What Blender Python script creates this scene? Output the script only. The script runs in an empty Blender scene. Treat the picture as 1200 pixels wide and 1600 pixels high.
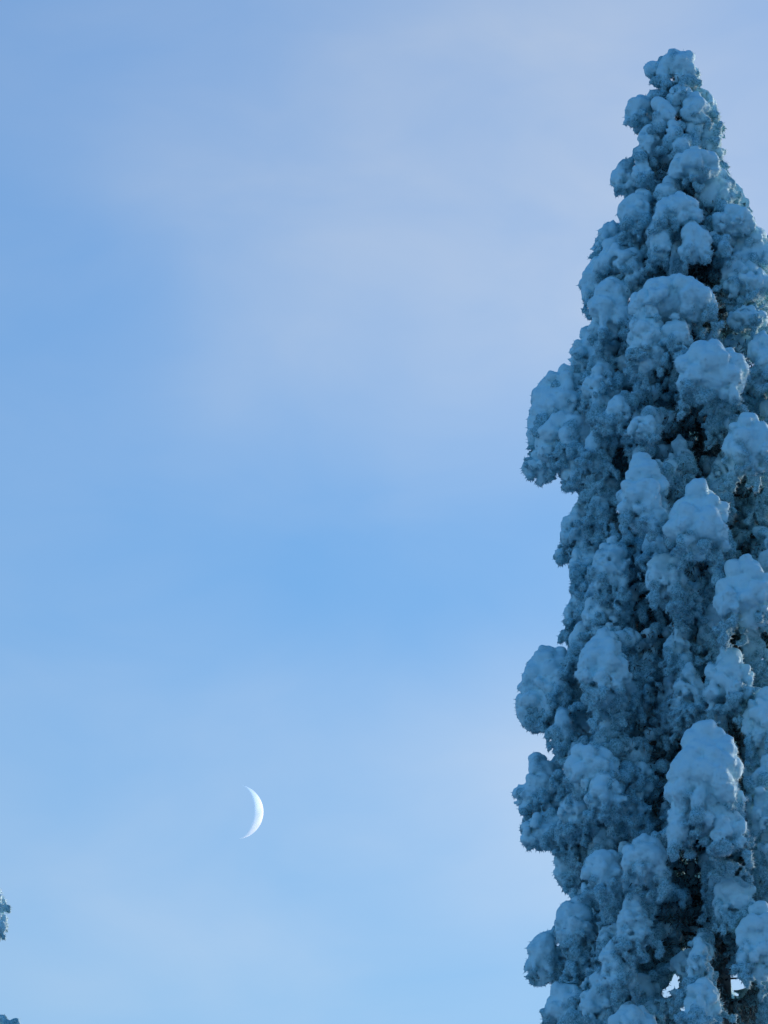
import bpy, math
import numpy as np
from mathutils import Vector

# ------------------------------------------------------------------ camera, sky, sun, exposure
SC = bpy.context.scene
COL = SC.collection
PITCH = math.radians(16.0)
CAM_Z = 1.6
LENS, SENSOR = 210.0, 36.0
cam_data = bpy.data.cameras.new('camera')
cam_data.sensor_fit = 'VERTICAL'
cam_data.sensor_height = SENSOR
cam_data.sensor_width = SENSOR * 0.75
cam_data.lens = LENS
cam_data.clip_start = 0.5
cam_data.clip_end = 200000.0
cam = bpy.data.objects.new('camera', cam_data)
COL.objects.link(cam)
cam.location = (0, 0, CAM_Z)
cam.rotation_euler = (math.pi / 2 + PITCH, 0, 0)
SC.camera = cam

SUN_AZ = math.radians(49.0)      # to the right of the view, beyond the trees
SUN_EL = math.radians(5.0)
SUN_DIR = Vector((math.sin(SUN_AZ) * math.cos(SUN_EL), math.cos(SUN_AZ) * math.cos(SUN_EL), math.sin(SUN_EL)))

BANKS = [   # azimuth, elevation, half width, half height (degrees), tilt, thickness
    (1.0, 18.9, 5.6, 4.1, 35, 0.37), (5.2, 20.0, 6.5, 5.5, 20, 0.48), (-4.0, 20.5, 10, 6.5, 5, 0.26), (0.8, 13.4, 5.0, 1.8, 8, 0.12), (3.6, 13.4, 4.0, 3.0, 0, 0.22),
    (2.0, 16.0, 30, 13, 0, 0.09), (0.5, 12.3, 12, 3.9, 0, 0.19), (-34, 17, 14, 5, 12, 0.25), (44, 14, 18, 5, -10, 0.3), (-85, 15, 22, 6, 8, 0.22), (105, 20, 25, 7, 6, 0.22), (165, 14, 26, 6, 5, 0.2), (-140, 18, 26, 7, -6, 0.22)]
world = bpy.data.worlds.new('World')
SC.world = world
world.use_nodes = True
wn, wl = world.node_tree.nodes, world.node_tree.links
wn.clear()
w_out = wn.new('ShaderNodeOutputWorld')
w_bg = wn.new('ShaderNodeBackground')
w_bg.inputs['Strength'].default_value = 0.15
sky = wn.new('ShaderNodeTexSky')
sky.sky_type = 'NISHITA'
sky.sun_disc = False
sky.sun_elevation = SUN_EL
sky.sun_rotation = SUN_AZ
sky.altitude = 300.0
sky.air_density = 1.25
sky.dust_density = 0.15
sky.ozone_density = 5.6
# thin veils of cloud: soft noise everywhere, thinning towards the zenith, and a few broad banks
tc = wn.new('ShaderNodeTexCoord')
def w_math(op, a, b=None, clamp=False):
    n = wn.new('ShaderNodeMath'); n.operation = op; n.use_clamp = clamp
    for k, v in enumerate((a, b)):
        if v is None: continue
        if isinstance(v, (int, float)): n.inputs[k].default_value = v
        else: wl.new(v, n.inputs[k])
    return n.outputs[0]
def w_smooth(x, lo, hi):
    n = wn.new('ShaderNodeMapRange'); n.interpolation_type = 'SMOOTHSTEP'
    n.inputs['From Min'].default_value = lo; n.inputs['From Max'].default_value = hi
    wl.new(x, n.inputs['Value'])
    return n.outputs['Result']
def w_noise(scale, detail, rough, stretch, rot, off):
    mp = wn.new('ShaderNodeMapping')
    mp.inputs['Scale'].default_value = stretch; mp.inputs['Rotation'].default_value = rot; mp.inputs['Location'].default_value = off
    n = wn.new('ShaderNodeTexNoise')
    n.inputs['Scale'].default_value = scale; n.inputs['Detail'].default_value = detail; n.inputs['Roughness'].default_value = rough
    n.inputs['Distortion'].default_value = 0.4
    wl.new(tc.outputs['Generated'], mp.inputs['Vector']); wl.new(mp.outputs['Vector'], n.inputs['Vector'])
    return n
def direction(az, el):
    az, el = math.radians(az), math.radians(el)
    return Vector((math.sin(az) * math.cos(el), math.cos(az) * math.cos(el), math.sin(el)))
warp = w_noise(14.0, 2.0, 0.5, (1, 1, 1), (0, 0, 0), (2.3, 0.4, 1.1))
wsub = wn.new('ShaderNodeVectorMath'); wsub.operation = 'SUBTRACT'; wsub.inputs[1].default_value = (0.5, 0.5, 0.5)
wsc = wn.new('ShaderNodeVectorMath'); wsc.operation = 'SCALE'; wsc.inputs['Scale'].default_value = 0.05
wad = wn.new('ShaderNodeVectorMath'); wad.operation = 'ADD'
wl.new(warp.outputs['Color'], wsub.inputs[0]); wl.new(wsub.outputs[0], wsc.inputs[0])
wl.new(tc.outputs['Generated'], wad.inputs[0]); wl.new(wsc.outputs[0], wad.inputs[1])
def bank(az, el, ra, re, tilt):
    """a broad soft bank of thin cloud centred on a direction, radii in degrees"""
    m = wn.new('ShaderNodeMapping'); m.vector_type = 'TEXTURE'
    m.inputs['Location'].default_value = direction(az, el)
    m.inputs['Rotation'].default_value = (0, math.radians(tilt), 0)
    m.inputs['Scale'].default_value = (math.radians(ra), 1.0, math.radians(re))
    wl.new(wad.outputs[0], m.inputs['Vector'])
    l = wn.new('ShaderNodeVectorMath'); l.operation = 'LENGTH'
    wl.new(m.outputs['Vector'], l.inputs[0])
    return w_smooth(l.outputs['Value'], 1.0, 0.0)
banks = None
for a_, e_, ra_, re_, ti_, k_ in BANKS:
    v = w_math('MULTIPLY', bank(a_, e_, ra_, re_, ti_), k_)
    banks = v if banks is None else w_math('ADD', banks, v)
n1 = w_noise(8.0, 3.0, 0.42, (1, 1, 1.5), (0, math.radians(24), 0), (0.31, 0.0, 0.12))
veil = w_math('ADD', w_math('MULTIPLY', w_smooth(n1.outputs['Fac'], 0.28, 0.80), 0.14), 0.06)
sep = wn.new('ShaderNodeSeparateXYZ'); wl.new(tc.outputs['Generated'], sep.inputs[0])
veil = w_math('MULTIPLY', veil, w_smooth(sep.outputs['Z'], 0.55, 0.12))
n2 = w_noise(26.0, 4.0, 0.5, (1, 1, 2.0), (0, math.radians(30), 0), (0.7, 0.2, 0.5))
wisp = w_math('ADD', w_math('MULTIPLY', n2.outputs['Fac'], 0.7), 0.65)
cover = w_math('MULTIPLY', w_math('ADD', veil, banks), wisp, True)
tint = wn.new('ShaderNodeMix'); tint.data_type = 'RGBA'; tint.blend_type = 'MULTIPLY'   # the sky through a white veil
tint.inputs[0].default_value = 1.0
tint.inputs[7].default_value = (6.4, 1.82, 1.00, 1)
cl = wn.new('ShaderNodeMix'); cl.data_type = 'RGBA'
wl.new(sky.outputs['Color'], tint.inputs[6])
wl.new(sky.outputs['Color'], cl.inputs[6])
wl.new(tint.outputs[2], cl.inputs[7])
wl.new(cover, cl.inputs[0])
wl.new(cl.outputs[2], w_bg.inputs['Color'])
wl.new(w_bg.outputs[0], w_out.inputs['Surface'])

sun_data = bpy.data.lights.new('sun', 'SUN')
sun_data.energy = 1.5
sun_data.angle = math.radians(12)
sun_data.color = (1.0, 0.84, 0.74)
sun = bpy.data.objects.new('sun', sun_data)
COL.objects.link(sun)
sun.rotation_euler = SUN_DIR.to_track_quat('Z', 'Y').to_euler()
sun.location = (40, 40, 30)

SC.view_settings.view_transform = 'Standard'
SC.view_settings.look = 'None'
SC.view_settings.exposure = 1.27
SC.view_settings.gamma = 1.0
SC.view_settings.use_curve_mapping = False
SC.render.engine = 'CYCLES'
SC.cycles.use_denoising = True
SC.cycles.max_bounces = 6
SC.cycles.diffuse_bounces = 4
SC.cycles.transparent_max_bounces = 8

# ------------------------------------------------------------------ photograph geometry helpers
T = SENSOR / LENS
CT, ST = math.cos(PITCH), math.sin(PITCH)
def at(px, py, Y):
    """world point seen at photo pixel (1200x1600) on the vertical plane y = Y"""
    dx = (px - 600.0) / 1600.0 * T
    dy = (800.0 - py) / 1600.0 * T
    t = Y / (CT - dy * ST)
    return np.array([dx * t, Y, CAM_Z + (ST + dy * CT) * t])
def project(p):
    x, y, z = p[:, 0], p[:, 1], p[:, 2] - CAM_Z
    d = y * CT + z * ST
    v = -y * ST + z * CT
    return 600 + x / d / T * 1600, 800 - v / d / T * 1600, 1600 / T / d   # px, py, px per metre

# ------------------------------------------------------------------ materials
def new_mat(name):
    m = bpy.data.materials.new(name)
    m.use_nodes = True
    nt = m.node_tree
    nt.nodes.clear()
    out = nt.nodes.new('ShaderNodeOutputMaterial')
    return m, nt, out
def ramp(nt, a, b, ca, cb):
    r = nt.nodes.new('ShaderNodeValToRGB')
    r.color_ramp.elements[0].position = a; r.color_ramp.elements[0].color = ca
    r.color_ramp.elements[1].position = b; r.color_ramp.elements[1].color = cb
    return r
def noise(nt, scale, detail, vec=None, rough=0.55):
    n = nt.nodes.new('ShaderNodeTexNoise')
    n.inputs['Scale'].default_value = scale
    n.inputs['Detail'].default_value = detail
    n.inputs['Roughness'].default_value = rough
    if vec is not None:
        nt.links.new(vec, n.inputs['Vector'])
    return n
def snow_material(name, bump=0.6):
    m, nt, out = new_mat(name)
    b = nt.nodes.new('ShaderNodeBsdfPrincipled')
    geo = nt.nodes.new('ShaderNodeNewGeometry')
    n = noise(nt, 3.0, 4.0, geo.outputs['Position'])
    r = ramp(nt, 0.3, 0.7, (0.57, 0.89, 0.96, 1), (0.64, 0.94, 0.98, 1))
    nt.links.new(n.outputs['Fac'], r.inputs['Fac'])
    # needles and twigs furred with thin hoarfrost: white over dark green, mixed at the scale of needles
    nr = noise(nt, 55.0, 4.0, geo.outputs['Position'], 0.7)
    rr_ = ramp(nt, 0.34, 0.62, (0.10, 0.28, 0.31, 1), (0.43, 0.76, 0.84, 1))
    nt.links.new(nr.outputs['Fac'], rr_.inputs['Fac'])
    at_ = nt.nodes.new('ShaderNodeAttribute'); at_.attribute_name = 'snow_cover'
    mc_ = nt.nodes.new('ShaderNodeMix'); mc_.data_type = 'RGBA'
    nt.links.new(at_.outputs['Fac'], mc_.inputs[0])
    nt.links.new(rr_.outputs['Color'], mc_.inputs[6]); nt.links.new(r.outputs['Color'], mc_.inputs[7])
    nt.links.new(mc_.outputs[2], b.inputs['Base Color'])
    b.inputs['Roughness'].default_value = 0.75
    b.inputs['Specular IOR Level'].default_value = 0.25
    b.inputs['Subsurface Weight'].default_value = 0.12
    b.inputs['Subsurface Radius'].default_value = (0.9, 1.0, 1.1)
    b.inputs['Subsurface Scale'].default_value = 0.035
    n2 = noise(nt, 38.0, 4.0, geo.outputs['Position'], 0.7)
    bp = nt.nodes.new('ShaderNodeBump')
    bp.inputs['Strength'].default_value = bump
    bp.inputs['Distance'].default_value = 0.012
    nt.links.new(n2.outputs['Fac'], bp.inputs['Height'])
    nt.links.new(bp.outputs['Normal'], b.inputs['Normal'])
    nt.links.new(b.outputs[0], out.inputs['Surface'])
    return m
def plain_material(name, ca, cb, scale, rough=0.8):
    m, nt, out = new_mat(name)
    b = nt.nodes.new('ShaderNodeBsdfPrincipled')
    geo = nt.nodes.new('ShaderNodeNewGeometry')
    n = noise(nt, scale, 4.0, geo.outputs['Position'])
    r = ramp(nt, 0.35, 0.68, ca, cb)
    nt.links.new(n.outputs['Fac'], r.inputs['Fac'])
    nt.links.new(r.outputs['Color'], b.inputs['Base Color'])
    b.inputs['Roughness'].default_value = rough
    bp = nt.nodes.new('ShaderNodeBump')
    bp.inputs['Strength'].default_value = 0.6
    bp.inputs['Distance'].default_value = 0.02
    nt.links.new(n.outputs['Fac'], bp.inputs['Height'])
    nt.links.new(bp.outputs['Normal'], b.inputs['Normal'])
    nt.links.new(b.outputs[0], out.inputs['Surface'])
    return m
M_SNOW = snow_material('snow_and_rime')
M_NEEDLE = plain_material('frosted_spruce_needles', (0.014, 0.038, 0.022, 1), (0.24, 0.34, 0.36, 1), 16.0)
M_TWIG = plain_material('twig_bark', (0.035, 0.028, 0.022, 1), (0.10, 0.085, 0.07, 1), 14.0)
M_BARK = plain_material('frosted_bark', (0.06, 0.045, 0.035, 1), (0.42, 0.41, 0.40, 1), 6.0)
M_GROUND = plain_material('snowy_forest_floor', (0.16, 0.20, 0.20, 1), (0.66, 0.78, 0.84, 1), 0.35)

# ------------------------------------------------------------------ numpy noise
def _hash(ix, iy, iz, s):
    h = (ix.astype(np.int64) * 73856093) ^ (iy.astype(np.int64) * 19349663) ^ (iz.astype(np.int64) * 83492791) ^ (s * 2654435761)
    h = (h ^ (h >> 13)) * 1274126177
    h = h & 0xffffffff
    h = (h ^ (h >> 15)) * 2246822519 & 0xffffffff
    return (h ^ (h >> 13)) & 0xffffffff
def worley(p, cell, seed):
    q = p / cell
    b = np.floor(q).astype(np.int64)
    f = q - b
    best = np.full(len(p), 9.0)
    for dx in (-1, 0, 1):
        for dy in (-1, 0, 1):
            for dz in (-1, 0, 1):
                h = _hash(b[:, 0] + dx, b[:, 1] + dy, b[:, 2] + dz, seed)
                ox = (h & 1023) / 1023.0; oy = ((h >> 10) & 1023) / 1023.0; oz = ((h >> 20) & 1023) / 1023.0
                d = (dx + ox - f[:, 0]) ** 2 + (dy + oy - f[:, 1]) ** 2 + (dz + oz - f[:, 2]) ** 2
                np.minimum(best, d, out=best)
    return np.sqrt(best)
def vnoise(p, cell, seed):
    q = p / cell
    b = np.floor(q).astype(np.int64)
    f = q - b
    f = f * f * (3 - 2 * f)
    r = 0
    for dx in (0, 1):
        for dy in (0, 1):
            for dz in (0, 1):
                w = (f[:, 0] if dx else 1 - f[:, 0]) * (f[:, 1] if dy else 1 - f[:, 1]) * (f[:, 2] if dz else 1 - f[:, 2])
                r = r + w * (_hash(b[:, 0] + dx, b[:, 1] + dy, b[:, 2] + dz, seed) / 4294967295.0)
    return r * 2 - 1

# ------------------------------------------------------------------ snow surface: union of balls -> field -> surface net
def blob_surface(cen, rad, vox, k, seed, zc=None, hb=1.0, fine=0.3, hm=1.0):
    pad = 0.10
    lo = (cen - rad[:, None]).min(0) - pad
    hi = (cen + rad[:, None]).max(0) + pad
    n = np.ceil((hi - lo) / vox).astype(int) + 1
    F = np.full(n, 0.25, dtype=np.float32)
    ax = [lo[i] + np.arange(n[i]) * vox for i in range(3)]
    for c, r in zip(cen, rad):
        m = r + k + 2 * vox + 0.05
        i0 = np.maximum(((c - m - lo) / vox).astype(int), 0)
        i1 = np.minimum(((c + m - lo) / vox).astype(int) + 2, n)
        X = ax[0][i0[0]:i1[0], None, None] - c[0]
        Yy = ax[1][None, i0[1]:i1[1], None] - c[1]
        Z = ax[2][None, None, i0[2]:i1[2]] - c[2]
        d = np.sqrt(X * X + Yy * Yy + Z * Z) - r
        S = F[i0[0]:i1[0], i0[1]:i1[1], i0[2]:i1[2]]
        h = np.clip(0.5 + 0.5 * (S - d) / k, 0, 1)
        F[i0[0]:i1[0], i0[1]:i1[1], i0[2]:i1[2]] = S * (1 - h) + d * h - k * h * (1 - h)
    near = np.argwhere(np.abs(F) < 0.075)
    if len(near):
        P = lo + near * vox
        g = np.clip(0.45 + 0.9 * fine - 0.85 * (P[:, 2] - zc) / hb, 0.28, 1.25) if zc is not None else 1.0
        disp = 0.050 * (0.52 - worley(P, 0.165, seed)) + (0.018 + 0.030 * g) * (0.52 - worley(P, 0.088, seed + 5))
        disp = disp + g * (0.018 * (0.52 - worley(P, 0.044, seed + 7)) + 0.011 * vnoise(P, 0.026, seed + 3))
        disp = disp * min(1.0, max(0.35, hm / 0.17))
        F[near[:, 0], near[:, 1], near[:, 2]] -= disp.astype(np.float32)
    F[0], F[-1], F[:, 0], F[:, -1], F[:, :, 0], F[:, :, -1] = (0.2,) * 6
    V = F < 0
    C8 = [F[a:n[0] - 1 + a, b:n[1] - 1 + b, c:n[2] - 1 + c] for a in (0, 1) for b in (0, 1) for c in (0, 1)]
    cnt = sum((c < 0).astype(np.int8) for c in C8)
    act = (cnt > 0) & (cnt < 8)
    idx = np.argwhere(act)
    vals = np.stack([c[act] for c in C8], 1)
    offs = np.array([(a, b, c) for a in (0, 1) for b in (0, 1) for c in (0, 1)], dtype=float)
    acc = np.zeros((len(idx), 3)); num = np.zeros(len(idx))
    for i in range(8):
        for j in range(i + 1, 8):
            if abs(offs[i] - offs[j]).sum() != 1:
                continue
            a, b = vals[:, i], vals[:, j]
            s = (a < 0) != (b < 0)
            t = np.where(s, a / np.where(s, a - b, 1), 0)
            acc += s[:, None] * (offs[i] + t[:, None] * (offs[j] - offs[i]))
            num += s
    verts = lo + (idx + acc / num[:, None]) * vox
    cid = np.full(act.shape, -1, dtype=np.int64)
    cid[act] = np.arange(len(idx))
    quads = []
    for axis in range(3):
        sl0 = [slice(None)] * 3; sl1 = [slice(None)] * 3
        sl0[axis] = slice(0, -1); sl1[axis] = slice(1, None)
        A, B = V[tuple(sl0)], V[tuple(sl1)]
        e = np.argwhere(A != B)
        inside = A[e[:, 0], e[:, 1], e[:, 2]]
        u, v = (axis + 1) % 3, (axis + 2) % 3
        q = []
        for du, dv in ((-1, -1), (0, -1), (0, 0), (-1, 0)):
            c = e.copy(); c[:, u] += du; c[:, v] += dv
            q.append(cid[c[:, 0], c[:, 1], c[:, 2]])
        q = np.stack(q, 1)
        q[~inside] = q[~inside][:, ::-1]
        quads.append(q)
    quads = np.concatenate(quads)
    quads = quads[(quads >= 0).all(1)]
    # keep the one connected body of snow, no loose specks in the air
    lab = np.arange(len(verts))
    while True:
        mn = lab[quads].min(1)
        new = lab.copy()
        for c in range(4):
            np.minimum.at(new, quads[:, c], mn)
        new = new[new]
        if (new == lab).all():
            break
        lab = new
    big = np.bincount(lab).argmax()
    quads = quads[lab[quads[:, 0]] == big]
    used = np.unique(quads)
    remap = np.full(len(verts), -1); remap[used] = np.arange(len(used))
    return verts[used], remap[quads]

def vert_normals(v, q):
    fn = np.cross(v[q[:, 2]] - v[q[:, 0]], v[q[:, 3]] - v[q[:, 1]])
    N = np.zeros_like(v)
    for a in range(3):
        for c in range(4):
            N[:, a] += np.bincount(q[:, c], fn[:, a], len(v))
    return N / np.maximum(np.linalg.norm(N, axis=1), 1e-9)[:, None]

def make_mesh(name, verts, faces, mat, smooth=True):
    """faces: list of int arrays (n,3) or (n,4)"""
    me = bpy.data.meshes.new(name)
    faces = [f for f in faces if len(f)]
    nl = sum(f.size for f in faces); npoly = sum(len(f) for f in faces)
    me.vertices.add(len(verts)); me.loops.add(nl); me.polygons.add(npoly)
    me.vertices.foreach_set('co', np.asarray(verts, dtype=np.float32).ravel())
    me.loops.foreach_set('vertex_index', np.concatenate([f.ravel() for f in faces]).astype(np.int32))
    st, o = [], 0
    for f in faces:
        st.append(o + np.arange(len(f)) * f.shape[1]); o += f.size
    me.polygons.foreach_set('loop_start', np.concatenate(st).astype(np.int32))
    me.polygons.foreach_set('use_smooth', np.full(npoly, smooth))
    me.update(calc_edges=True)
    me.materials.append(mat)
    return me
def link(name, data, parent=None):
    o = bpy.data.objects.new(name, data)
    COL.objects.link(o)
    if parent is not None:
        o.parent = parent
    return o

def spikes(p, d, length, base, rng):
    """little three-sided frost needles; p, d (n,3)"""
    n = len(p)
    d = d / np.maximum(np.linalg.norm(d, axis=1), 1e-9)[:, None]
    ref = np.where(np.abs(d[:, 2:3]) < 0.9, np.array([[0, 0, 1.0]]), np.array([[1.0, 0, 0]]))
    a = np.cross(d, ref); a /= np.linalg.norm(a, axis=1)[:, None]
    b = np.cross(d, a)
    root = p - d * (0.3 * length[:, None])
    vs = [root + base[:, None] * (a * math.cos(t) + b * math.sin(t)) for t in (0, 2.094, 4.189)] + [p + d * length[:, None]]
    verts = np.stack(vs, 1).reshape(-1, 3)
    i = np.arange(n) * 4
    f = np.concatenate([np.stack([i, i + 1, i + 3], 1), np.stack([i + 1, i + 2, i + 3], 1), np.stack([i + 2, i, i + 3], 1)])
    return verts, f

def tube(pts, r0, r1, sides=6):
    pts = np.asarray(pts); n = len(pts)
    tan = np.gradient(pts, axis=0); tan /= np.maximum(np.linalg.norm(tan, axis=1), 1e-9)[:, None]
    ref = np.where(np.abs(tan[:, 2:3]) < 0.9, np.array([[0, 0, 1.0]]), np.array([[1.0, 0, 0]]))
    a = np.cross(tan, ref); a /= np.linalg.norm(a, axis=1)[:, None]
    b = np.cross(tan, a)
    r = np.linspace(r0, r1, n)
    th = np.arange(sides) * 2 * math.pi / sides
    v = (pts[:, None] + r[:, None, None] * (a[:, None] * np.cos(th)[None, :, None] + b[:, None] * np.sin(th)[None, :, None])).reshape(-1, 3)
    q = []
    for i in range(n - 1):
        for s in range(sides):
            t = (s + 1) % sides
            q.append((i * sides + s, i * sides + t, (i + 1) * sides + t, (i + 1) * sides + s))
    return v, np.array(q)

# ------------------------------------------------------------------ the great spruce: its outline and its axis
SY = 60.0
OUT_L = np.array([(1044, 74), (1034, 80), (1026, 95), (1013, 96), (1004, 104), (1008, 114), (1016, 126), (1016, 142), (1000, 148), (980, 158), (973, 172), (974, 190),
    (990, 204), (988, 222), (972, 238), (970, 250), (956, 270), (953, 292), (962, 312), (958, 335), (940, 355), (921, 383), (918, 412), (905, 445), (903, 468),
    (915, 498), (905, 520), (880, 555), (850, 590), (826, 625), (820, 655), (826, 690), (815, 728), (828, 752), (845, 763), (866, 748), (874, 740), (880, 766), (900, 768),
    (896, 790), (878, 815), (876, 850), (863, 872), (871, 885), (890, 878), (888, 905), (892, 935), (878, 960), (884, 982), (860, 996), (838, 1020), (812, 1060), (804, 1105),
    (816, 1135), (845, 1148), (852, 1160), (828, 1184), (818, 1215), (800, 1243), (802, 1262), (816, 1278), (808, 1298), (822, 1330), (856, 1331), (862, 1355), (876, 1384), (882, 1408),
    (862, 1425), (850, 1455), (820, 1482), (817, 1510), (822, 1542), (842, 1540), (862, 1535), (858, 1562), (842, 1585), (838, 1602), (830, 1640)], float)
OUT_R = np.array([(1060, 76), (1082, 82), (1092, 98), (1101, 120), (1103, 138), (1114, 150), (1120, 172), (1131, 195), (1135, 212), (1132, 230), (1138, 255), (1150, 278), (1165, 300),
    (1185, 324), (1200, 348), (1235, 420), (1280, 520), (1320, 620), (1360, 760), (1385, 900), (1400, 1060), (1410, 1300), (1425, 1640)], float)
POLY = np.concatenate([OUT_L[::-1], OUT_R])
def inside_dist(x, y):
    """signed distance (px) into the outline, vectorised; + is inside"""
    P = np.stack([x, y], 1)
    A = POLY; B = np.roll(POLY, -1, 0)
    ab = B - A
    t = np.clip(((P[:, None] - A) * ab).sum(2) / (ab * ab).sum(1), 0, 1)
    d = np.sqrt((((P[:, None] - A) - t[..., None] * ab) ** 2).sum(2)[:, :-1].min(1))   # bottom edge not counted
    c = ((A[:, 1] > P[:, None, 1]) != (B[:, 1] > P[:, None, 1])) & (P[:, None, 0] < ab[:, 0] * (P[:, None, 1] - A[:, 1]) / np.where(ab[:, 1] == 0, 1e-9, ab[:, 1]) + A[:, 0])
    return np.where(c.sum(1) % 2 == 1, d, -d)
def axis_x(y): return np.interp(y, [75, 200, 350, 700, 1000, 1600], [1056, 1066, 1082, 1100, 1112, 1128])
def rad_px(y): return np.interp(y, [70, 200, 350, 500, 700, 900, 1100, 1300, 1600, 2400], [14, 72, 128, 175, 235, 255, 280, 300, 300, 330])
HOLES = [(1056, 1528, 6), (1052, 1541, 6), (1042, 1552, 6), (1070, 1576, 3), (1153, 1536, 8), (1152, 1544, 5), (1189, 1030, 3)]

class Tree:
    pass

def bough(tree, C, a, b, seed, fine=0.3, vox=0.018, depth=None, outline=None, holes=(), limb=True, name='bough', spike=1.0, hang=1.0, cap=False, drape=False):
    """one snow-loaded bough: a drooping limb, dark needles under it, a lumpy pillow of snow over it with rimed twigs hanging below"""
    rng = np.random.default_rng(seed)
    C = np.asarray(C, float)
    axp = tree.axis(C[2])
    out = C - axp; out[2] = 0
    dist = np.linalg.norm(out); o = out / max(dist, 1e-6)
    c = depth if depth else 0.85 * a
    E = np.array([a, c, b]); m = min(a, b)
    cen, rad, kind = [], [], []
    def add(p, r, snow=1):
        cen.append(p); rad.append(r); kind.append(snow)
    # heart of the pillow; long ones are tents that widen as they sag
    tap = 0.30 if b > 1.1 * a else 0.0
    nv = max(3, int(round(3.2 * max(b / a, a / b))))
    for t in np.linspace(-1, 1, nv):
        r = m * (0.66 - 0.20 * t * t - 0.10 * max(0, -t)) * (1.0 if fine < 0.2 else 0.85 if fine < 0.6 else 0.6) * (1 - 0.8 * tap * max(t, 0))
        w = np.array([0.0, 0, t * max(b - r * 1.25, 0)]) if b >= a else np.array([t * max(a - r * 1.25, 0), 0, -0.25 * abs(t) * b])
        add(C + w + rng.normal(0, 0.06 * m, 3), r)
    # knobs of snow over it, smaller and hanging towards the bottom
    nk = int(26 + 34 * fine + 12 * max(a, b) / m)
    g = rng.normal(0, 1, (nk, 3)); g /= np.linalg.norm(g, axis=1)[:, None]
    for v in g:
        low = max(0.0, -v[2])
        r = m * rng.uniform(0.20, 0.40) * (1 - 0.45 * low) * (1 - 0.45 * fine)
        r = max(r, 0.032)
        k = 1.0 - 0.85 * r / m
        p = C + v * E * k * rng.uniform(0.88, 1.02) * np.array([1 - tap * v[2], 1 - tap * v[2], 1.0])
        if low > 0.3 and rng.random() < 0.5:
            p[2] -= rng.uniform(0, 0.22) * b * low
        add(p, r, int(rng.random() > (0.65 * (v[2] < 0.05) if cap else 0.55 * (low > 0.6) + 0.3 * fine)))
    # lobes that sag from the pillow, like fingers of the bough under their load
    if drape and m > 0.14:
        for _ in range(rng.integers(3, 6)):
            th = rng.uniform(0, 2 * math.pi)
            p0 = C + np.array([a * 0.40 * math.cos(th), c * 0.40 * math.sin(th), b * rng.uniform(-0.1, 0.4)])
            ln = b * rng.uniform(0.75, 1.35); spread = rng.uniform(0.25, 0.6) * m
            r0_ = m * rng.uniform(0.26, 0.38)
            nst = max(4, int(ln / (0.5 * r0_)))
            for st in range(nst):
                u = st / (nst - 1)
                add(p0 + np.array([math.cos(th) * spread * u, math.sin(th) * spread * u, -ln * u]) + rng.normal(0, 0.12 * r0_, 3), max(r0_ * (1 - 0.5 * u) * rng.uniform(0.85, 1.12), 0.035), int(u < rng.uniform(0.55, 0.95)))
    # limb with snow along it
    top = C + np.array([0, 0, 0.45 * b])
    start = axp + np.array([0, 0, 0.35 * b + 0.22 * dist])
    start[2] = min(start[2], tree.top - 0.1)
    ts = np.linspace(0, 1, 9)
    mid = (start + top) / 2 + np.array([0, 0, 0.12 * dist])
    curve = np.array([(1 - t) ** 2 * start + 2 * t * (1 - t) * mid + t * t * top for t in ts])
    tail = top + np.stack([o * 0.25 * a * s + np.array([0, 0, -1.25 * b * s]) for s in (0.35, 0.7, 1.0)])
    curve = np.concatenate([curve, tail])
    L = np.linalg.norm(top - start)
    nb = int(L / 0.06)
    for i in range(nb):
        t = (i + 0.5 + rng.uniform(-.3, .3)) / max(nb, 1)
        p = (1 - t) ** 2 * start + 2 * t * (1 - t) * mid + t * t * top
        add(p + rng.normal(0, 0.028, 3) + np.array([0, 0, 0.02]), min(rng.uniform(0.042, 0.075), 0.6 * m + 0.02) * (0.8 + 0.35 * t), int(rng.random() < 0.35))
    # hanging rimed twigs
    ns = int((9 + 16 * fine + 10 * a) * hang)
    strands = []
    for i in range(ns):
        if rng.random() < 0.7:
            th = rng.uniform(0, 2 * math.pi); q = rng.uniform(0.45, 0.95)
            s = C + np.array([a * q * math.cos(th), c * q * math.sin(th), -b * rng.uniform(0.0, 0.75)])
        else:
            t = rng.uniform(0.35, 1.0)
            s = (1 - t) ** 2 * start + 2 * t * (1 - t) * mid + t * t * top + rng.normal(0, 0.07, 3)
        ln = rng.uniform(0.35, 0.9) * b + 0.08
        sway = rng.normal(0, 0.10, 2)
        npt = max(3, int(ln / 0.035))
        r0 = rng.uniform(0.030, 0.048)
        pts = []
        for j in range(npt):
            u = j / (npt - 1)
            p = s + np.array([sway[0] * u, sway[1] * u, -ln * u]) + rng.normal(0, 0.017, 3)
            pts.append(p)
            if rng.random() < 0.85:
                add(p, r0 * (1.05 - 0.35 * u) * rng.uniform(0.6, 1.35), 0)
            if rng.random() < 0.35:
                add(p + rng.normal(0, 0.035, 3) - np.array([0, 0, 0.02]), r0 * rng.uniform(0.65, 0.95), 0)
        strands.append(np.array(pts))
    cen, rad, kind = np.array(cen), np.array(rad), np.array(kind)
    if outline or holes:
        px, py, sc = project(cen)
        keep = np.ones(len(cen), bool)
        rp = rad * 0.92 * sc
        if outline:
            d = inside_dist(px, py)
            chk = py < 1630
            fit = np.where(chk & (d < rp), d / np.maximum(rp, 1e-6), 1.0)
            keep &= fit > 0.5
            rad = rad * np.clip(fit, 0.5, 1)
        for hx, hy, hr in holes:
            keep &= np.hypot(px - hx, py - hy) > hr + rp
        cen, rad, kind = cen[keep], rad[keep], kind[keep]
    if len(cen) < 3:
        return None
    v, q = blob_surface(cen, rad, vox, 0.015, seed, C[2], b, fine, m)
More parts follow.
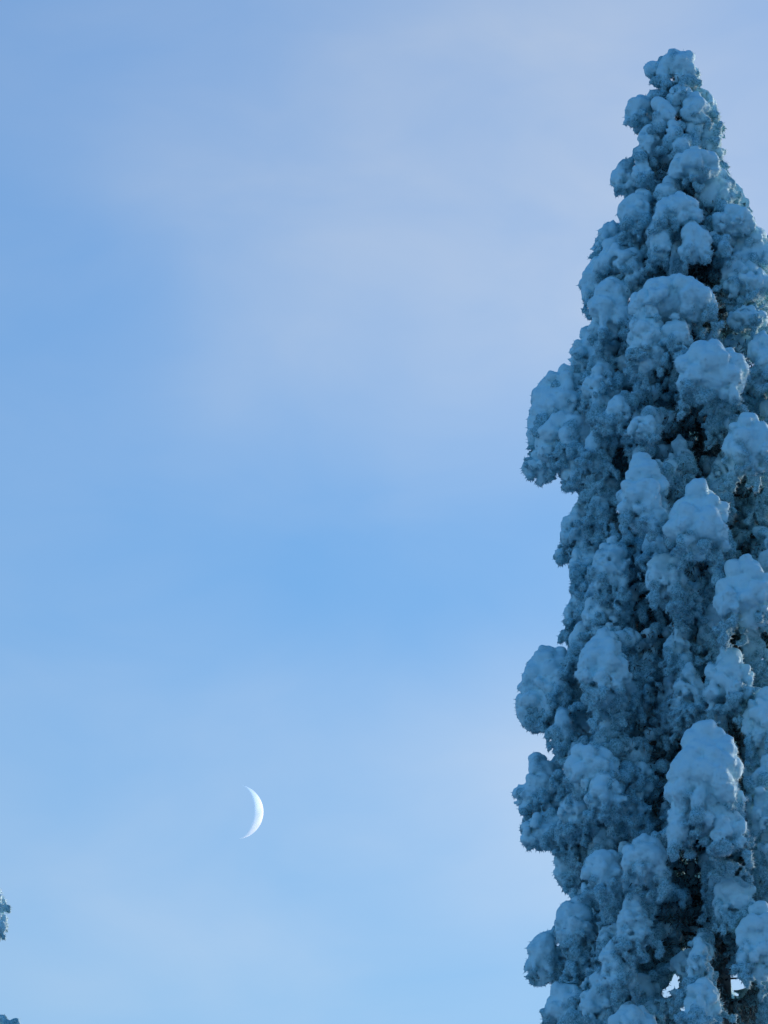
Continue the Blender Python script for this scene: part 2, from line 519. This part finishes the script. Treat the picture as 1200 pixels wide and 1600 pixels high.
    if dist > 0.3 and vox < 0.035:
        # snow that lies against the heart of the tree is never laid bare: leave those faces out
        N = vert_normals(v, q)
        oo = v - axp; oo[:, 2] = 0; oo /= np.maximum(np.linalg.norm(oo, axis=1), 1e-6)[:, None]
        inward = ((N * oo).sum(1) < -0.3) & (N[:, 1] > 0.2)
        q = q[~inward[q].all(1)]
        used = np.unique(q); remap = np.full(len(v), -1); remap[used] = np.arange(len(used))
        v, q = v[used], remap[q]
    # packed snow on the pillow, thin rime on the hanging twigs
    def near_dist(sel):
        if not sel.any():
            return np.full(len(v), 0.3)
        A, cc, r_ = v.astype(np.float32), cen[sel].astype(np.float32), rad[sel].astype(np.float32)
        out = np.full(len(v), 9.0, np.float32)
        for k0 in range(0, len(cc), 40):
            c_ = cc[k0:k0 + 40]
            d2 = (A * A).sum(1)[:, None] - 2 * A @ c_.T + (c_ * c_).sum(1)
            np.minimum(out, (np.sqrt(np.maximum(d2, 0)) - r_[k0:k0 + 40]).min(1), out=out)
        return out
    ctr = v.mean(0); v -= ctr; cen = cen - ctr
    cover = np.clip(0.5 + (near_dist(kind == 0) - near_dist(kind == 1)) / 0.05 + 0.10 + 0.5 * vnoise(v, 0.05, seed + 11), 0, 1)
    v += ctr
    faces = [q]
    if spike > 0 and len(v) > 50:
        N = vert_normals(v, q)
        ns_ = int(len(v) * vox * vox * 400 * spike)
        wgt = np.clip(0.45 - 0.6 * N[:, 2] - 0.5 * (v[:, 2] - C[2]) / b + 0.35 * N[:, 0], 0.06, 1.2)
        pick = rng.choice(len(v), min(ns_, len(v)), replace=False, p=wgt / wgt.sum())
        d = N[pick] + rng.normal(0, 0.35, (len(pick), 3)) + np.array([0.12, 0, -0.10])
        cover = np.concatenate([cover, np.repeat(np.maximum(cover[pick], 0.5), 4)])
        sv, sf = spikes(v[pick], d, rng.uniform(0.010, 0.036, len(pick)), rng.uniform(0.004, 0.009, len(pick)), rng)
        faces.append(sf + len(v)); v = np.concatenate([v, sv])
    # limb
    curve = curve[:-1]
    if outline:
        px, py, sc = project(curve)
        bad = inside_dist(px, py) < 16
        for hx, hy, hr in holes:
            bad |= np.hypot(px - hx, py - hy) < hr + 14
        first = int(np.argmax(bad)) if bad.any() else len(curve)
        curve = curve[:max(first, 2)]
    lv, lq = tube(curve, min(0.028 + 0.012 * dist, 0.16 * a), 0.006)
    o_limb = link(name, make_mesh('limb', lv - tree.base, [lq], M_TWIG), tree.root)
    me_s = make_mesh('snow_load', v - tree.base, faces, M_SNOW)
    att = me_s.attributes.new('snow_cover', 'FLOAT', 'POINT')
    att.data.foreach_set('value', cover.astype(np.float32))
    o_snow = link('snow_load', me_s, o_limb)
    # dark needles beneath
    nn = int(200 * min(hang, 1.0))
    tt = rng.uniform(0.1, 0.7, (nn, 1))
    pk = (1 - tt) ** 2 * start + 2 * tt * (1 - tt) * mid + tt * tt * top
    pk = pk + rng.normal(0, 0.09, (nn, 3)) * (0.4 + tt) - np.array([0, 0, 1.0]) * rng.uniform(0.0, 0.9, (nn, 1)) * b
    d = rng.normal(0, 0.6, (nn, 3)) + np.array([0, 0, -0.8]) + o * 0.3
    if holes or outline:
        px, py, sc = project(pk)
        keep = np.ones(nn, bool)
        if outline:
            keep &= inside_dist(px, py) > 26
        for hx, hy, hr in holes:
            keep &= np.hypot(px - hx, py - hy) > hr + 12
        pk, d = pk[keep], d[keep]
    if len(pk):
        nv_, nf = spikes(pk, d, rng.uniform(0.03, 0.07, len(pk)), rng.uniform(0.005, 0.010, len(pk)), rng)
        link('needles', make_mesh('needles', nv_ - tree.base, [nf], M_NEEDLE, False), o_limb)
    return o_limb

# ------------------------------------------------------------------ ground
gv, gf = [], []
GN = 40
gx = np.sinh(np.linspace(-6.5, 6.5, GN)) / math.sinh(6.5) * 9000
gxx, gyy = np.meshgrid(gx, gx, indexing='ij')
gz = 0.25 * np.sin(gxx * 0.21) * np.cos(gyy * 0.17) * np.exp(-(np.hypot(gxx, gyy) / 120) ** 2)
gverts = np.stack([gxx.ravel(), gyy.ravel() + 30, gz.ravel() - 0.25], 1)
gi = np.arange(GN * GN).reshape(GN, GN)
gq = np.stack([gi[:-1, :-1].ravel(), gi[1:, :-1].ravel(), gi[1:, 1:].ravel(), gi[:-1, 1:].ravel()], 1)
ground = link('ground', make_mesh('ground', gverts, [gq], M_GROUND))
ground['kind'] = 'structure'

# ------------------------------------------------------------------ great spruce
S = Tree()
S.base = np.array([at(1128, 1600, SY)[0], SY, 0.0])
S.root = bpy.data.objects.new('snowy_spruce', None)
COL.objects.link(S.root)
S.root.location = S.base
S.root['label'] = 'tall narrow spruce buried in lumpy blue-shadowed snow, filling the right side'
S.root['category'] = 'tree'
_ys = np.array([75, 200, 350, 700, 1000, 1600.0])
_ax = np.array([at(axis_x(y), y, SY) for y in _ys])
S.top = _ax[0][2]
def s_axis(z):
    return np.array([np.interp(z, np.append(_ax[::-1, 2], []), _ax[::-1, 0]), SY, z])
S.axis = s_axis
tz = np.concatenate([np.linspace(-0.3, 1.2, 4), np.linspace(2, S.top - 0.25, 22)])
tp = np.array([s_axis(z) + np.array([0.015 * math.sin(z * 1.7), 0.015 * math.cos(z * 2.1), 0]) for z in tz])
def trunk_mesh(pts, r0, r1, flare):
    v, q = tube(pts, r0, r1, 14)
    n = len(pts)
    v = v.reshape(n, 14, 3)
    for i in range(4):
        v[i, :, :2] = pts[i, :2] + (v[i, :, :2] - pts[i, :2]) * (1 + flare * (1 - i / 4) ** 2)
    v = v.reshape(-1, 3)
    r = vnoise(v, 0.16, 5) * 0.016
    cc = np.repeat(pts, 14, 0)
    dirn = v - cc; dirn /= np.maximum(np.linalg.norm(dirn, axis=1), 1e-6)[:, None]
    return v + dirn * r[:, None], q
tv, tq = trunk_mesh(tp, 0.26, 0.03, 0.7)
link('trunk', make_mesh('trunk', tv - S.base, [tq], M_BARK), S.root)

# the clumps that one can pick out in the photograph: x, y, half width, half height (photo px), depth share, fineness
CLUMPS = [
    (1061, 108, 36, 34, .6, .35), (1019, 108, 15, 15, .4, .0), (1001, 176, 28, 29, .6, .05), (1062, 148, 21, 17, .95, .05), (1037, 178, 19, 24, 1.0, .05),
    (1086, 172, 24, 24, .95, .1), (1108, 175, 20, 45, .3, .4), (1052, 209, 15, 16, .9, .05), (1064, 228, 13, 13, .95, .05), (1014, 222, 20, 32, .8, .15),
    (1112, 222, 22, 34, .5, .25), (1086, 260, 46, 30, 1.0, .1), (1120, 295, 30, 36, .7, .3), (975, 280, 22, 30, .3, .1), (1004, 268, 17, 28, .8, .1), (994, 332, 30, 38, .85, .1),
    (1040, 300, 20, 14, .8, .2), (1060, 332, 44, 30, 1.02, .05), (1084, 378, 27, 34, 1.02, .05), (1032, 380, 18, 26, 1.0, .05), (1148, 344, 36, 26, 1.0, .1), (1131, 386, 9, 14, .95, 0),
    (1178, 390, 34, 42, .8, .2), (950, 372, 30, 36, .3, .2), (965, 408, 40, 26, .8, .15), (934, 440, 32, 40, .4, .15), (1170, 445, 44, 28, .85, .25), (1215, 400, 30, 50, .4, .2),
    (1052, 470, 74, 42, 1.05, .02), (1008, 525, 32, 62, 1.05, .1), (1055, 525, 26, 26, 1.02, .1), (1112, 582, 58, 50, 1.12, .02), (956, 478, 36, 55, .8, .1),
    (925, 545, 36, 40, .3, .25), (880, 630, 56, 60, .25, .12), (858, 668, 37, 48, .3, .1), (885, 690, 50, 55, .45, .2), (843, 730, 28, 32, .2, .3), (896, 738, 28, 32, .4, .35), (966, 640, 20, 24, .85, .1),
    (1006, 668, 26, 18, .9, .2), (940, 600, 30, 36, .65, .45), (1005, 772, 42, 66, 1.08, .08), (1092, 812, 50, 68, 1.1, .08), (1172, 692, 42, 52, 1.05, .1), (1192, 560, 28, 44, .9, .2),
    (1168, 496, 36, 18, .8, .3), (1240, 620, 50, 60, .8, .2), (905, 830, 28, 50, .2, .6), (878, 862, 14, 22, .1, .3), (915, 880, 26, 40, .35, .4), (955, 880, 30, 44, .7, .6), (1040, 900, 34, 36, .85, .45),
    (1165, 925, 48, 62, 1.08, .12), (1235, 880, 50, 80, .9, .2), (905, 945, 26, 34, .2, .3), (938, 960, 30, 30, .6, .15), (943, 1038, 40, 66, .9, .05), (856, 1062, 46, 58, .3, .1), (846, 1105, 40, 42, .4, .1),
    (1076, 1080, 26, 46, .75, .6), (1140, 1060, 38, 52, .85, .4), (1104, 1215, 60, 92, 1.12, .06), (1130, 1290, 36, 48, 1.1, .12), (1075, 1270, 32, 40, 1.08, .15), (925, 1200, 46, 40, .85, .15),
    (945, 1240, 30, 34, .85, .2), (842, 1228, 38, 58, .2, .2), (852, 1300, 42, 30, .45, .2), (905, 1270, 34, 30, .7, .45), (1008, 1342, 36, 36, .95, .08), (940, 1366, 32, 40, .85, .15),
    (890, 1350, 26, 34, .3, .5), (850, 1492, 30, 46, .2, .15), (900, 1440, 34, 42, .5, .25), (988, 1440, 26, 44, .85, .3), (965, 1500, 28, 40, .8, .4), (885, 1575, 44, 42, .5, .12),
    (940, 1560, 34, 44, .65, .3), (1092, 1510, 20, 44, .9, .35), (1098, 1570, 30, 46, .95, .15), (1190, 1470, 38, 62, 1.0, .15), (1150, 1405, 36, 34, .9, .35), (1200, 1260, 32, 84, .95, .2),
    (928, 1470, 26, 40, .1, .6), (882, 1500, 20, 32, .05, .6), (872, 1245, 24, 36, .1, .6), (1195, 1130, 36, 60, .9, .3), (1020, 1560, 20, 38, .55, .5), (990, 1610, 40, 40, .8, .3), (1230, 1380, 40, 60, .8, .3),
]
rg = np.random.default_rng(11)
def front_Y(x, y, df):
    R = rad_px(y); u = x - axis_x(y)
    h = math.sqrt(max(R * R - u * u, (0.22 * R) ** 2))
    return SY - h * 0.00662 * df
PXM = 0.00662
for i, (x, y, hw, hh, df, fi) in enumerate(CLUMPS):
    Y = front_Y(x, y, df * (1.18 if df >= 0.8 else 1.0))
    bough(S, at(x, y, Y), hw * PXM, hh * PXM, 100 + i, fi, 0.0208 if x < 1212 else 0.04, max(0.8 * hw, 0.6 * hh) * PXM, True, HOLES, hang=0.5 if fi < 0.13 else 0.9, drape=hh >= 0.8 * hw and y > 300)
# boughs set back between them, finer and hanging
n_fill = 0
VALLEYS = [(1036, 555), (1044, 620), (1085, 690), (1028, 905), (1026, 975), (1024, 1060), (1022, 1140), (1020, 1200), (1046, 1380), (1052, 1440), (1010, 285), (1140, 475)]
for yy in np.arange(150, 1660, 66):
    for xx in np.arange(820, 1440, 62):
        x = xx + rg.uniform(-22, 22); y = yy + rg.uniform(-26, 26)
        d = inside_dist(np.array([x]), np.array([y]))[0]
        if min(math.hypot(x - vx, (y - vy) * 0.7) for vx, vy in VALLEYS) < 30:
            continue
        if d < 24 or (1100 < x < 1156 and y > 1440):
            continue
        k = min(1.0, d / 40)
        df = rg.uniform(0.40, 0.72)
        up = y < 480
        if up:
            df = rg.uniform(0.72, 0.9)
        bough(S, at(x, y, front_Y(x, y, df)), rg.uniform(15, 25) * PXM * k, rg.uniform(30, 50) * PXM * k, 1000 + n_fill, rg.uniform(0.1, 0.3) if up else rg.uniform(0.45, 0.9), 0.0275 if x < 1225 else 0.055, None, True, HOLES, spike=0.7, hang=0.6 if up else 1.2, cap=not up)
        n_fill += 1
# boughs on the far side
nb_ = 0
for yy in np.arange(170, 1640, 120):
    R = rad_px(yy)
    for th in np.linspace(0.15, math.pi - 0.15, 5 if yy > 400 else 3):
        x = axis_x(yy) + R * 0.72 * math.cos(th + rg.uniform(-.15, .15)); y = yy + rg.uniform(-40, 40)
        Y = SY + R * 0.72 * math.sin(th) * PXM
        bough(S, at(x, y, Y), rg.uniform(30, 46) * PXM * min(1, R / 150), rg.uniform(50, 75) * PXM * min(1, R / 150), 3000 + nb_, 0.3, 0.06, None, True, HOLES, spike=0.3, hang=0.8)
        nb_ += 1

for i_, yy in enumerate(np.arange(230, 1600, 76)):
    R = rad_px(yy)
    for sx in (-0.36, 0.3):
        x = axis_x(yy) + sx * R + rg.uniform(-12, 12)
        bough(S, at(x, yy + 38 * (sx > 0), SY + 0.25 * R * PXM), 0.2 * R * PXM + 0.06, 60 * PXM, 4000 + nb_, 0.6, 0.055, None, True, HOLES, spike=0.0, hang=1.0, cap=True)
        nb_ += 1

# the lower boughs, under the frame, down to the ground: copies of a few coarse ones
protos = []
for k in range(5):
    protos.append(bough(S, S.base + np.array([0, -1.65, 9.2 + 0.15 * k]), 0.42, 0.5, 5000 + k, 0.3, 0.075, None, False, (), spike=0.0, hang=0.7))
def copy_bough(o, tree, rz, dz, dx=0.0, scale=1.0):
    c = o.copy(); COL.objects.link(c); c.parent = tree.root
    c.rotation_euler = (0, 0, rz); c.location = (dx, 0, dz); c.scale = (scale, scale, 1)
    for ch in o.children:
        g = ch.copy(); COL.objects.link(g); g.parent = c
    return c
k = 0
for z in np.arange(1.6, 11.6, 0.95):
    for th in np.arange(0, 2 * math.pi, 2 * math.pi / 7):
        copy_bough(protos[k % 5], S, th + z * 1.3 + rg.uniform(-.2, .2), z - 9.2 + rg.uniform(-.2, .2), 0, 1.0 + 0.02 * (11 - z))
        k += 1
for o in protos:
    for ch in list(o.children):
        bpy.data.objects.remove(ch)
    bpy.data.objects.remove(o)

# ------------------------------------------------------------------ the neighbouring spruce, only its bough tips reach into the frame on the left
W = Tree()
WY = 72.0
wtop = at(-230, 900, WY)
W.base = np.array([wtop[0], WY, 0.0])
W.root = bpy.data.objects.new('snowy_spruce', None)
COL.objects.link(W.root)
W.root.location = W.base
W.root['label'] = 'snow-laden spruce cut off by the left edge, only frosted bough tips showing'
W.root['category'] = 'tree'
W.top = wtop[2]
W.axis = lambda z: np.array([wtop[0], WY, z])
wz = np.concatenate([np.linspace(-0.3, 1.2, 4), np.linspace(2, W.top - 0.3, 14)])
tv, tq = trunk_mesh(np.array([W.axis(z) for z in wz]), 0.24, 0.03, 0.7)
link('trunk', make_mesh('trunk', tv - W.base, [tq], M_BARK), W.root)
WPX = WY / math.cos(PITCH) * T / 1600
tips = [(-15, 1408, 25, 26, .25), (-11, 1444, 25, 25, .3), (30, 1626, 15, 28, .1), (-18, 1640, 20, 36, .2), (-60, 1480, 50, 60, .3), (-70, 1580, 40, 50, .3)]
for i, (x, y, hw, hh, fi) in enumerate(tips):
    bough(W, at(x, y, WY - 0.3), hw * WPX, hh * WPX, 7000 + i, fi, 0.022, None, False, (), spike=1.2, hang=0.35 if i < 4 else 0.8)
n_w = 0
z = W.top - 0.25
while z > 1.6:
    R = min(1.75, 0.10 + 0.52 * (W.top - z) ** 0.8)
    m_ = 4 if R < 0.8 else 6
    for q in range(m_):
        th = 2 * math.pi * (q + rg.uniform(-.2, .2)) / m_ + z * 2.1
        p = W.base + np.array([R * 0.74 * math.cos(th), R * 0.74 * math.sin(th), z + rg.uniform(-.15, .15)])
        hw = min(0.36, 0.12 + 0.3 * R) * rg.uniform(.8, 1.1)
        bough(W, p, hw, hw * 1.3, 7100 + n_w, 0.25, 0.075, None, False, (), spike=0.0, hang=0.6)
        n_w += 1
    z -= 0.55 if R < 1.2 else 0.85

# ------------------------------------------------------------------ the moon
MD = 40000.0
mc = at(369.0, 1268.5, 1.0) - np.array([0, 0, CAM_Z]); mc = mc / np.linalg.norm(mc) * MD + np.array([0, 0, CAM_Z])
mr = 42.5 / 1600 * T * MD
import bmesh
bm = bmesh.new()
bmesh.ops.create_uvsphere(bm, u_segments=112, v_segments=80, radius=mr)
me = bpy.data.meshes.new('moon')
m_day, nt, out = new_mat('moon_regolith_painted_terminator')
dif = nt.nodes.new('ShaderNodeBsdfDiffuse'); tr = nt.nodes.new('ShaderNodeBsdfTransparent'); ad = nt.nodes.new('ShaderNodeAddShader')
tco = nt.nodes.new('ShaderNodeTexCoord')
nz = noise(nt, 0.009, 2.0, tco.outputs['Object'])
rr = ramp(nt, 0.38, 0.62, (0.62, 0.60, 0.52, 1), (0.97, 0.94, 0.82, 1))
nt.links.new(nz.outputs['Fac'], rr.inputs['Fac']); nt.links.new(rr.outputs['Color'], dif.inputs['Color'])
# terminator painted in: surface fades to clear by its angle to the sun
gm = nt.nodes.new('ShaderNodeNewGeometry'); vd = nt.nodes.new('ShaderNodeVectorMath'); vd.operation = 'DOT_PRODUCT'
vd.inputs[1].default_value = SUN_DIR
mr_ = nt.nodes.new('ShaderNodeMapRange'); mr_.interpolation_type = 'SMOOTHSTEP'
mr_.inputs['From Min'].default_value = 0.0; mr_.inputs['From Max'].default_value = 0.16
mx = nt.nodes.new('ShaderNodeMixShader')
nt.links.new(gm.outputs['Normal'], vd.inputs[0]); nt.links.new(vd.outputs['Value'], mr_.inputs['Value'])
nt.links.new(mr_.outputs['Result'], mx.inputs[0])
nt.links.new(dif.outputs[0], ad.inputs[0]); nt.links.new(tr.outputs[0], ad.inputs[1])
nt.links.new(tr.outputs[0], mx.inputs[1]); nt.links.new(ad.outputs[0], mx.inputs[2])
nt.links.new(mx.outputs[0], out.inputs['Surface'])
m_night, nt, out = new_mat('moon_night_side_left_clear')
tr = nt.nodes.new('ShaderNodeBsdfTransparent'); nt.links.new(tr.outputs[0], out.inputs['Surface'])
MSUN = SUN_DIR
for f in bm.faces:
    f.smooth = True
    f.material_index = 0 if f.calc_center_median().normalized().dot(MSUN) > 0.0 else 1  # sunlit and night halves set by material, split along the sun direction
bm.to_mesh(me); bm.free()
me.materials.append(m_day); me.materials.append(m_night)
moon = link('moon', me)
moon.location = mc
moon['label'] = 'thin pale crescent moon low in the blue sky'
moon['category'] = 'moon'
